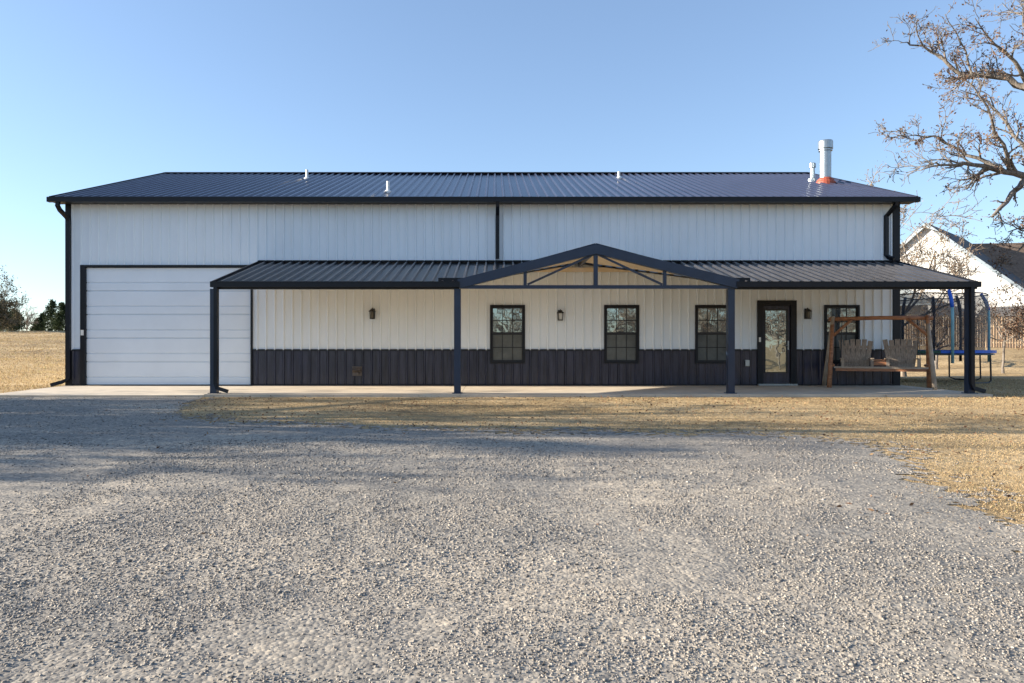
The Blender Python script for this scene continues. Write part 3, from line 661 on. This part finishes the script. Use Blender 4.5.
# ------------------------------------------------------------------ trampoline
tc_ = Vector((13.62, 22.9, 0)); gz = float(G(tc_.x, tc_.y)); RT = 1.75; ZM = .87
T = tag(empty('trampoline', (tc_.x, tc_.y, gz)), 'round blue trampoline with netted safety enclosure on the lawn beside the building', 'trampoline')
def ring(r0, r1, z0, z1, n=48, a0=0, a1=2*math.pi):
    m = MB(); k = max(2, int(n*(a1-a0)/(2*math.pi)))
    for i in range(k):
        t0, t1 = a0+(a1-a0)*i/k, a0+(a1-a0)*(i+1)/k
        q = lambda r, t, z: (tc_.x + r*math.cos(t), tc_.y + r*math.sin(t), z)
        m.add([q(r0,t0,z0),q(r1,t0,z0),q(r1,t1,z0),q(r0,t1,z0),q(r0,t0,z1),q(r1,t0,z1),q(r1,t1,z1),q(r0,t1,z1)], [(0,3,2,1),(4,5,6,7),(1,2,6,5),(0,4,7,3)] + ([(0,1,5,4)] if i == 0 else []) + ([(2,3,7,6)] if i == k-1 else []))
    return m
ring(1.55, 1.85, ZM-.06, ZM+.02, a0=-1.9, a1=1.3).build('blue_safety_pad', M['blue'], T)
ring(1.55, 1.85, ZM-.06, ZM+.02, a0=1.3, a1=2*math.pi-1.9).build('green_safety_pad', M['green'], T)
m_ = MB(); m_.lathe(tc_.x, tc_.y, [(1.54, ZM-.03), (1.54, ZM-.02)], 48); m_.build('jumping_mat', M['black'], T)
m_ = MB(); m_.tube([(tc_.x+1.78*math.cos(a), tc_.y+1.78*math.sin(a), ZM-.10) for a in np.linspace(0, 2*math.pi, 41)], .025, 6, False); m_.build('frame_ring', M['galv'], T)
for k in range(4):
    a = R(20 + 90*k); m_ = MB(); c_ = lambda r, aa, z: (tc_.x + r*math.cos(aa), tc_.y + r*math.sin(aa), z)
    m_.tube([c_(1.78, a-.3, ZM-.1), c_(1.80, a-.3, gz+.1), c_(1.80, a-.2, gz+.03), c_(1.80, a+.2, gz+.03), c_(1.80, a+.3, gz+.1), c_(1.78, a+.3, ZM-.1)], .025, 6); m_.build('leg', M['black'], T)
for k, deg in enumerate((-100, -5, 28, 52, 80, -150)):
    a = R(deg); ca, sa = math.cos(a), math.sin(a)
    front = k in (0, 1)
    pts = [(1.90, ZM-.35), (1.90, ZM+.9), (1.88, 2.15), (1.80, 2.42), (1.66, 2.66)]
    m_ = MB(); m_.tube([(tc_.x + r*ca, tc_.y + r*sa, z) for r, z in pts[2:]], [.055, .055, .045], 8); up_ = M['blue'] if front else M['navy']; o = m_.build('enclosure_pole', up_, T, True)
    m_ = MB(); m_.tube([(tc_.x + r*ca, tc_.y + r*sa, z) for r, z in pts[:3]], .042, 8); m_.build('foam_sleeve', M['teal'] if front else M['black'], o, True)
m_ = MB(); nn = 48; rows = [(1.56, ZM+.01), (1.60, 1.6), (1.66, 2.2), (1.64, 2.6)]; vs = []
for r, z in rows:
    for i in range(nn): a = 2*math.pi*i/nn; zz = z + (.05*abs(math.cos(3*(a - R(-64)))) - .05 if z > 2.5 else 0); vs.append((tc_.x + r*math.cos(a), tc_.y + r*math.sin(a), zz))
m_.add(vs, [(j*nn+i, j*nn+(i+1) % nn, (j+1)*nn+(i+1) % nn, (j+1)*nn+i) for j in range(3) for i in range(nn)]); m_.build('safety_net', M['net'], T)
m_ = MB(); m_.tube([vs[3*nn + (i % nn)] for i in range(nn+1)], .018, 5, False); m_.build('net_rim', M['black'], T)
# ------------------------------------------------------------------ trees
def wander(rg, p, d, length, n, wob, lift=0.0):
    pts = [Vector(p)]; d = Vector(d).normalized()
    for i in range(n):
        d = (d + Vector((rg.gauss(0, wob), rg.gauss(0, wob), rg.gauss(0, wob) + lift))).normalized()
        pts.append(pts[-1] + d*length/n)
    return pts
def grow(mb, tips, rg, p, d, length, r, depth, wob=.22, nchild=5, lift=.03, ratio=.62, spread=.9, minr=.004):
    n = 6 if depth > 2 else (4 if depth > 0 else 3)
    pts = wander(rg, p, d, length, n, wob, lift); rsx = [max(minr, r*(1-.62*i/n)) for i in range(n+1)]
    mb.tube(pts, rsx, 7 if depth > 2 else (5 if depth > 1 else 3), cap=False)
    sprout(mb, tips, rg, pts, rsx, length, depth, wob, nchild, lift, ratio, spread, minr)
def sprout(mb, tips, rg, pts, rsx, length, depth, wob, nchild, lift, ratio, spread, minr, lo=.22):
    n = len(pts)-1
    if depth <= 1:
        for q in pts[1:]: tips.append(q)
    if depth <= 0: return
    for c in range(nchild):
        t = (lo + (1-lo)*(c + rg.random())/nchild)*n; i = min(int(t), n-1); q = pts[i].lerp(pts[i+1], t-i); rr = rsx[i]
        dd = (pts[i+1]-pts[i]).normalized(); side = Vector((rg.gauss(0,1), rg.gauss(0,1), rg.gauss(0,.8))); side = (side - dd*side.dot(dd)).normalized()
        nd = (dd + side*spread*rg.uniform(.6, 1.3)).normalized()
        grow(mb, tips, rg, q, nd, length*ratio*rg.uniform(.65, 1.15), rr*.62, depth-1, wob, min(nchild, 4 if depth > 2 else 3) if nchild > 5 else nchild, lift, ratio, spread, minr)
def leaf_cloud(tips, n, size, jitter, seed):
    r2 = np.random.RandomState(seed); tp = np.array([tuple(t) for t in tips]); 
    w = vnoise(tp[:,0]*.9+tp[:,1]*.5, tp[:,2]*.9+tp[:,1]*.7, seed) ** 2 + .03; w /= w.sum()
    c = tp[r2.choice(len(tp), n, p=w)] + r2.normal(0, jitter, (n, 3))
    a = r2.normal(0, 1, (n, 3)); b = r2.normal(0, 1, (n, 3)); a /= np.linalg.norm(a, axis=1)[:, None]; b -= a*(a*b).sum(1)[:, None]; b /= np.linalg.norm(b, axis=1)[:, None]
    s = r2.uniform(.6, 1.3, n)[:, None]*size
    v = np.stack([c-a*s, c-b*s*.5+a*s*.1, c+a*s, c+b*s*.5], 1).reshape(-1, 3)
    return v, np.arange(4*n), np.repeat(r2.uniform(0, 1, n), 4)
def tree(name, loc, H, seed, label, cat='tree', group=None, leaves=2000, lsize=.05, leafm='leaf', bark='bark', r=.16, depth=4, trunk=.28, nmain=6, nchild=5, wob=.22, jit=.08, up=.55, minr=.006):
    rg = random.Random(seed); loc = Vector((loc[0], loc[1], float(G(loc[0], loc[1]))-.05)) if len(loc) == 2 else Vector(loc)
    t = tag(empty(name, loc), label, cat, group); mb = MB(); tips = []
    tp = wander(rg, (0,0,0), (rg.gauss(0,.06), rg.gauss(0,.06), 1), H*trunk, 5, .07)
    rad = [r*(1.25 if i == 0 else 1-.05*i) for i in range(6)]; mb.tube(tp, rad, 9)
    for k in range(nmain):
        a = 2*math.pi*(k + rg.random()*.7)/nmain; d = Vector((math.cos(a), math.sin(a), up*rg.uniform(.6, 1.9)))
        grow(mb, tips, rg, tp[-1] - Vector((0,0,H*.03*k/nmain*2)), d, H*.46*rg.uniform(.75, 1.15), r*.58, depth-1, wob, nchild, .05, minr=minr)
    grow(mb, tips, rg, tp[-1], (rg.gauss(0,.2), rg.gauss(0,.2), 1), H*.5, r*.7, depth-1, wob, nchild, .05, minr=minr)
    o = mb.build('trunk', M[bark]); o.parent = t
    v, l, tt = leaf_cloud(tips, leaves, lsize, jit, seed); c = npmesh('crown', v, 4, l, M[leafm], tt); c.parent = t
    return t
def copy_thing(src, loc, rz, label, group, sc=1.0):
    c = src.copy(); COL.objects.link(c); c.location = loc; c.rotation_euler = (0, 0, rz); c.scale = (sc, sc, sc); c['label'] = label
    if group: c['group'] = group
    elif 'group' in c: del c['group']
    for ch in list(src.children):
        d = ch.copy(); COL.objects.link(d); d.parent = c
    return c

# big oak at the right: limbs follow the photographed branching
rg = random.Random(7); mb = MB(); tips = []; YO = 22.0
def lim(pts, r0, r1, ys=None, depth=3, nchild=7, length=None, lo=.12, ratio=.62):
    n = len(pts); ys = ys or [YO]*n; P3 = [at(px, py, yy) for (px, py), yy in zip(pts, ys)]
    out = [P3[0]]
    for a, b in zip(P3[:-1], P3[1:]):
        L = (b-a).length
        out.append(a.lerp(b, .5) + Vector((rg.gauss(0,.05), rg.gauss(0,.12), rg.gauss(0,.05)))*L); out.append(b)
    rr = [r0 + (r1-r0)*i/(len(out)-1) for i in range(len(out))]
    rr = [q*.70 for q in rr]; mb.tube(out, rr, 8, cap=False)
    L = sum((b-a).length for a, b in zip(out[:-1], out[1:]))
    sprout(mb, tips, rg, out, rr, (length or min(2.1, L*.36))*.68, depth, .24, nchild, .02, ratio, .95, .008, lo)
base = Vector((19.2, YO, float(G(19.2, YO))-.1)); bp = (PX + base.x*F/YO, PY + (CZ-base.z)*F/YO)
# trunk
mb.tube([base, at(bp[0]-4, 300, YO), at(bp[0]-8, 240, YO+.1), at(1110, 195, YO)], [.46, .36, .33, .31], 12)
j = (1110, 197)
lim([j, (1062, 192), (1024, 176), (1005, 172), (984, 166), (963, 163), (940, 165), (924, 169)], .20, .018, [22,21.7,21.5,21.4,21.3,21.2,21,21], nchild=15, lo=.3)
lim([j, (1085, 140), (1050, 105), (1024, 87), (1009, 78), (990, 76), (965, 76), (948, 64), (931, 52), (910, 45), (900, 43)], .21, .014, [22,22,22.2,22.4,22.5,22.6,22.7,22.8,23,23,23], nchild=16, lo=.35)
lim([(972, 75), (966, 52), (956, 32), (945, 14)], .05, .014, [22.6,22.4,22.2,22], depth=2, nchild=7, length=1.2)
lim([(1009, 170), (1004, 145), (992, 120), (978, 94), (966, 80)], .085, .015, [21.4,21,20.6,20.4,20.3], nchild=8, length=1.7)
lim([(1024, 180), (1012, 193), (999, 209), (992, 217)], .13, .05, [21.5,21.3,21.1,21], depth=2, nchild=6, length=1.1)
lim([(984, 168), (975, 176), (967, 189)], .06, .03, [21.3,21.2,21.1], depth=2, nchild=4, length=.8)
lim([(1003, 170), (978, 158), (958, 149), (935, 136), (915, 135), (902, 139)], .09, .012, [21.4,21.7,22,22.2,22.4,22.4], nchild=12, lo=.15, length=2.0)
lim([(1050, 185), (1030, 160), (1013, 135), (999, 114), (983, 98), (960, 90)], .11, .015, [21.8,21.9,22,22.1,22.2,22.2], nchild=10, length=1.9)
lim([(1040, 98), (1020, 70), (1005, 52), (988, 37), (975, 18)], .11, .015, [22.2,22,21.8,21.7,21.6], nchild=9, length=1.9)
lim([(1060, 112), (1050, 60), (1035, 25), (1030, -15)], .15, .03, [22,22,22.2,22.4], nchild=9, length=2.4)
lim([j, (1120, 130), (1140, 60), (1130, -40)], .22, .04, [22,22.5,23,23], nchild=8, length=3.2)
lim([j, (1150, 160), (1210, 120), (1270, 60)], .2, .03, [22,22.2,22.5,23], nchild=8, length=3.2)
lim([j, (1120, 150), (1090, 90), (1080, 20)], .2, .03, [22,20,18.8,18], nchild=8, length=2.8)
lim([j, (1120, 150), (1150, 100), (1190, 60)], .2, .03, [22,24,26,27], nchild=8, length=2.8)
lim([(1075, 194), (1050, 215), (1026, 228), (1008, 232)], .09, .02, [21.8,21.4,21,21], depth=3, nchild=8, length=1.3)
lim([(1075, 205), (1045, 228), (1022, 247), (1006, 262)], .07, .015, [21.8,21.4,21,21], depth=3, nchild=9, length=1.3)
t = tag(empty('oak_tree', base), 'large gnarled oak with sparse brown leaves reaching in from the upper right', 'tree')
o = mb.build('trunk', M['bark'], t, True)
v, l, tt = leaf_cloud(tips, 4600, .044, .05, 3); c = npmesh('crown', v, 4, l, M['leaf'], tt); c.parent = t; c.matrix_parent_inverse = wm(t).inverted()

def px_loc(px, Y): return ((px-PX)*Y/F, Y)
tree('oak_tree', px_loc(904, 31), 8.6, 12, 'half-bare oak with tan twigs rising behind the right corner of the building', minr=.011, leaves=3600, lsize=.042, leafm='tanleaf', bark='palebark', r=.10, trunk=.3, nmain=7, depth=5, nchild=4, jit=.10)
tree('young_oak', px_loc(1003, 33), 4.0, 21, 'young thin-trunked tree in front of the fence below the white gable wall', leaves=1300, lsize=.05, leafm='leaf', bark='bark', r=.055, trunk=.42, nmain=5, depth=4, nchild=4, wob=.3)
tree('young_oak', px_loc(1036, 31), 3.6, 23, 'rusty leaved small tree at the right edge before the fence', leaves=2600, lsize=.06, leafm='leaf', r=.09, trunk=.25, nmain=6, depth=4, nchild=4)
tree('young_oak', px_loc(936, 36), 4.2, 24, 'thin bare tree seen through the trampoline net', leaves=700, lsize=.06, leafm='tanleaf', r=.09, trunk=.3, nmain=6, depth=4, nchild=4)
tree('oak_tree', px_loc(1105, 58), 9.5, 31, 'leafy brown oak behind the neighbouring house at the right edge', leaves=16000, lsize=.11, leafm='leaf', r=.25, trunk=.25, nmain=8, depth=4, nchild=5, jit=.25)
tree('oak_tree', px_loc(1052, 66), 8.8, 32, 'brown oak crown showing over the brown roof of the neighbouring house', leaves=14000, lsize=.12, leafm='leaf', r=.25, trunk=.25, nmain=8, depth=4, nchild=5, jit=.25)
# left skyline
tree('oak_tree', px_loc(-25, 62), 6.3, 41, 'grey-leaved oak cut by the left edge on the field crest', leaves=9000, lsize=.09, leafm='greyleaf', r=.16, trunk=.2, nmain=8, depth=4, nchild=5, up=.4, jit=.16)
tree('bare_tree', px_loc(27, 80), 3.3, 42, 'small leafless tree on the skyline left of the garage', leaves=120, lsize=.05, leafm='greyleaf', bark='palebark', r=.07, trunk=.2, nmain=7, depth=4, nchild=4, up=1.4, minr=.012)

def cedar(px, Y, H, rad, seed, label, n=5000, group=None, ls=.10):
    rg = random.Random(seed); r2 = np.random.RandomState(seed); x, y = px_loc(px, Y); t = tag(empty('cedar_tree', (x, y, float(G(x, y))-.05)), label, 'tree', group)
    m = MB(); m.tube([(0,0,0), (0,0,H*.9)], [.09, .02], 6); ctr = []
    for k in range(70):
        z = H*(.06 + .9*(k/70)); a = rg.random()*6.28; L = rad*(1-(z/H))**.75*rg.uniform(.55, 1.15) + .05
        e = Vector((math.cos(a)*L, math.sin(a)*L, z + L*.35)); m.tube([(0,0,z), e], [.018, .006], 3); 
        for q in range(6): ctr.append(Vector((0,0,z)).lerp(e, .3 + .7*q/5))
    o = m.build('trunk', M['bark']); o.parent = t
    tp = np.array([tuple(c) for c in ctr]); c = tp[r2.randint(0, len(tp), n)] + r2.normal(0, .07*rad, (n, 3))
    a = r2.normal(0, 1, (n, 3)); b = r2.normal(0, 1, (n, 3)); a /= np.linalg.norm(a, axis=1)[:, None]; b -= a*(a*b).sum(1)[:, None]; b /= np.linalg.norm(b, axis=1)[:, None]; s = r2.uniform(.5, 1.2, n)[:, None]*ls
    o = npmesh('crown', np.stack([c-a*s, c-b*s*.4, c+a*s, c+b*s*.4], 1).reshape(-1, 3), 4, np.arange(4*n), M['cedar'], np.repeat(r2.uniform(0, 1, n), 4)); o.parent = t
cedar(52, 78, 3.9, 1.3, 1, 'tallest dark cedar on the skyline beside the building corner')
cedar(62, 74, 3.2, 1.2, 2, 'green cedar touching the left corner of the building on the skyline')
cedar(43, 80, 2.5, .9, 3, 'short cedar left of the tallest cedar on the skyline')
cedar(36, 84, 1.9, .8, 4, 'lowest small cedar on the skyline beside the leafless tree')
cedar(14, 76, 2.6, 1.3, 5, 'dark cedar right of the grey-leaved oak at the left edge')
cedar(3, 70, 3.2, 1.4, 6, 'dark cedar beneath the grey-leaved oak at the left edge')

# trees left of the frame whose shadows streak the driveway, and trees behind the camera mirrored in the glass
shl = 'bare oak standing left of the driveway whose shadow streaks the gravel'; shg = 'oaks left of the driveway'
s0 = tree('oak_tree', (-24, 12.2), 8.5, 61, shl, group=shg, leaves=4800, lsize=.075, r=.26, jit=.12,  nmain=7, depth=4, nchild=5)
s1 = tree('oak_tree', (-20.5, 11.6), 9.0, 63, shl, group=shg, leaves=2600, lsize=.08, r=.24, nmain=6, depth=4, nchild=4, jit=.10, trunk=.4)
def gp(x, y): return (x, y, float(G(x, y))-.05)
for x, y, rz, sc in ((-21, 11.0, 2.0, .8), (-29, 12.0, 4.1, 1.1)): copy_thing(s1, gp(x, y), rz, shl, shg, sc)
for x, y, rz, sc in ((-36, 12.2, 1.3, 1.0), (-32, 10.8, 2.6, .6), (-17.5, 13.2, 4.0, .45), (-23, 11.6, .7, .5), (-44, 11.6, 2.0, 1.1), (-13.5, 13.7, 1.0, .33)):
    copy_thing(s0, gp(x, y), rz, shl, shg, sc)
bl = 'bare oak behind the viewer mirrored in the porch windows'; bgp = 'oaks mirrored in the windows'
b0 = tree('oak_tree', (10, -22), 9.0, 71, bl, group=bgp, leaves=3500, lsize=.07, r=.22, nmain=7, depth=4, nchild=5)
for x, y, rz, sc in ((21.5, -17, 1.9, .9), (14.5, -30, 3.0, 1.0), (1.5, -25, 1.1, 1.0), (18, -24, 2.3, 1.1), (26, -21, 3.9, 1.0), (34, -27, 5.0, 1.2), (6, -33, .5, 1.1), (22, -36, 2.0, 1.2), (-9, -30, 4.2, 1.1)):
    copy_thing(b0, gp(x, y), rz, bl, bgp, sc)

# ------------------------------------------------------------------ neighbouring house
cN = at(927, 223, 52); gN = float(G(cN.x, cN.y)) - .3
ang = R(-45)      # gable wall faces left-front
T = tag(empty('neighbouring_house', (cN.x, cN.y, gN), ang), 'white gabled house with dark roof standing behind the fence at the right', 'house')
# local frame: x along the gable wall, y away from the viewer along the ridge
AH = cN.z - gN; hw = 6.2; EH = AH - hw*.88; LN = 10.5
m_ = MB(); m_.ribs((0,0,0), (1,0,0), (0,0,1), (0,-1,0), -hw, hw, 0, lambda u: AH-.12 - .88*abs(u), h=.018, pitch=.42, extra=(0,)); o = m_.build('gable_wall', M['sidewhite']); o.parent = T
m_ = MB(); m_.ribs((0,0,0), (0,1,0), (0,0,1), (1,0,0), 0, LN, 0, EH, h=.02, pitch=.42)
o = m_.build('side_wall', M['sidewhite']); o.parent = T; o.location = (hw, 0, 0)
m_ = MB(); m_.box((-hw, .01, 0), (-hw+.1, LN, EH)); m_.box((-hw, LN-.1, 0), (hw, LN, EH)); o = m_.build('rear_walls', M['sidewhite']); o.parent = T
m_ = MB()
for s_ in (-1, 1):
    a = (0, -.35, AH); e = (s_*(hw+.4), -.35, AH - .88*(hw+.4)); th = .14
    m_.add([a, e, (e[0], LN+.3, e[2]), (0, LN+.3, AH), (0, -.35, AH-th), (e[0], -.35, e[2]-th), (e[0], LN+.3, e[2]-th), (0, LN+.3, AH-th)], [(0,1,2,3),(7,6,5,4),(0,4,5,1),(1,5,6,2),(2,6,7,3)])
rN = m_.build('roof', M['shingle']); rN.parent = T
m_ = MB()
for s_ in (-1, 1): m_.bar((0, -.37, AH-.14), (s_*(hw+.4), -.37, AH-.14-.88*(hw+.4)), .03, .22)
o = m_.build('rake_board', M['galv']); o.parent = rN
# porch opening in the gable wall and brown brick wing with brown roof
m_ = MB(); m_.box((3.6, -1.6, 0), (6.9, -.03, 2.5)); o = m_.build('brick_bay', M['brick']); o.parent = T
m_ = MB(); m_.add([(3.4,-1.8,2.5),(7.1,-1.8,2.5),(7.1,-.03,3.1),(3.4,-.03,3.1),(3.4,-1.8,2.4),(7.1,-1.8,2.4),(7.1,-.03,2.4),(3.4,-.03,2.4)], [(0,1,2,3),(0,4,5,1),(0,3,7,4),(1,5,6,2),(4,7,6,5)]); o = m_.build('bay_roof', M['shingle']); o.parent = T
m_ = MB(); m_.add([(-6.6,-1.9,3.4),(1.2,-1.9,3.4),(-1.5,-.03,4.7),(-6.6,-.03,4.7),(-6.6,-1.9,3.3),(1.2,-1.9,3.3),(-1.5,-.03,4.5),(-6.6,-.03,4.5)], [(0,1,2,3),(0,4,5,1),(1,5,6,2),(0,3,7,4),(4,7,6,5)]); o = m_.build('lean_to_roof', M['galv']); o.parent = T
for x in (-6.3, -3, .6): m_ = MB(); m_.box((x-.08, -1.8, 0), (x+.08, -1.64, 3.3)); o = m_.build('lean_to_post', M['sidewhite']); o.parent = T
m_ = MB(); m_.box((-.9, -.06, 1.1), (.7, -.025, 2.6)); o = m_.build('window', M['glass']); o.parent = T
# wing
p0 = at(1040, 240, 55); T2 = tag(empty('brown_roofed_house', (p0.x+3, p0.y, float(G(p0.x, p0.y))-.3), R(-8)), 'brown roofed house partly hidden by oak leaves at the far right', 'house')
Hh = p0.z - T2.location.z
m_ = MB(); m_.box((-7.5, -3, 0), (9, 5, 3)); o = m_.build('wall', M['brick']); o.parent = T2
m_ = MB(); m_.add([(-8,-3.6,2.9),(9.5,-3.6,2.9),(9.5,1,Hh),(-8,1,Hh),(-8,5.6,2.9),(9.5,5.6,2.9)], [(0,1,2,3),(3,2,5,4),(0,3,4),(1,5,2),(0,4,5,1)]); o = m_.build('roof', M['brownshingle']); o.parent = T2

# ------------------------------------------------------------------ wooden fence
T = tag(empty('wooden_fence', (14, 50, 0)), 'long tan wooden privacy fence across the back of the right-hand lawn', 'fence')
m_ = MB(); rg = random.Random(4); x = 14.0
while x < 48:
    y = 50 - (x-14)*.28; z = float(G(x, y)); h = 1.95 + rg.uniform(-.03, .03)
    m_.box((x, y + rg.uniform(-.006, .006), z+.03), (x+.138, y+.02 + .0, z+h)); x += .1405
m_.build('board_panel', M['fence'], T)
for k in range(15):
    x = 14.2 + k*2.6; y = 50.05 - (x-14)*.28; z = float(G(x, y)); m_ = MB(); m_.box((x-.05, y+.03, z-.1), (x+.05, y+.13, z+1.85)); m_.build('fence_post', M['fence'], T)
m_ = MB()
for h in (.35, 1.35):
    for k in range(15):
        xa = 14 + k*2.6; ya = 50.035 - (xa-14)*.28; yb_ = 50.035 - (xa+2.6-14)*.28; m_.bar((xa, ya, float(G(xa, ya))+h), (xa+2.6, yb_, float(G(xa+2.6, yb_))+h), .03, .08)
m_.build('rail', M['fence'], T)
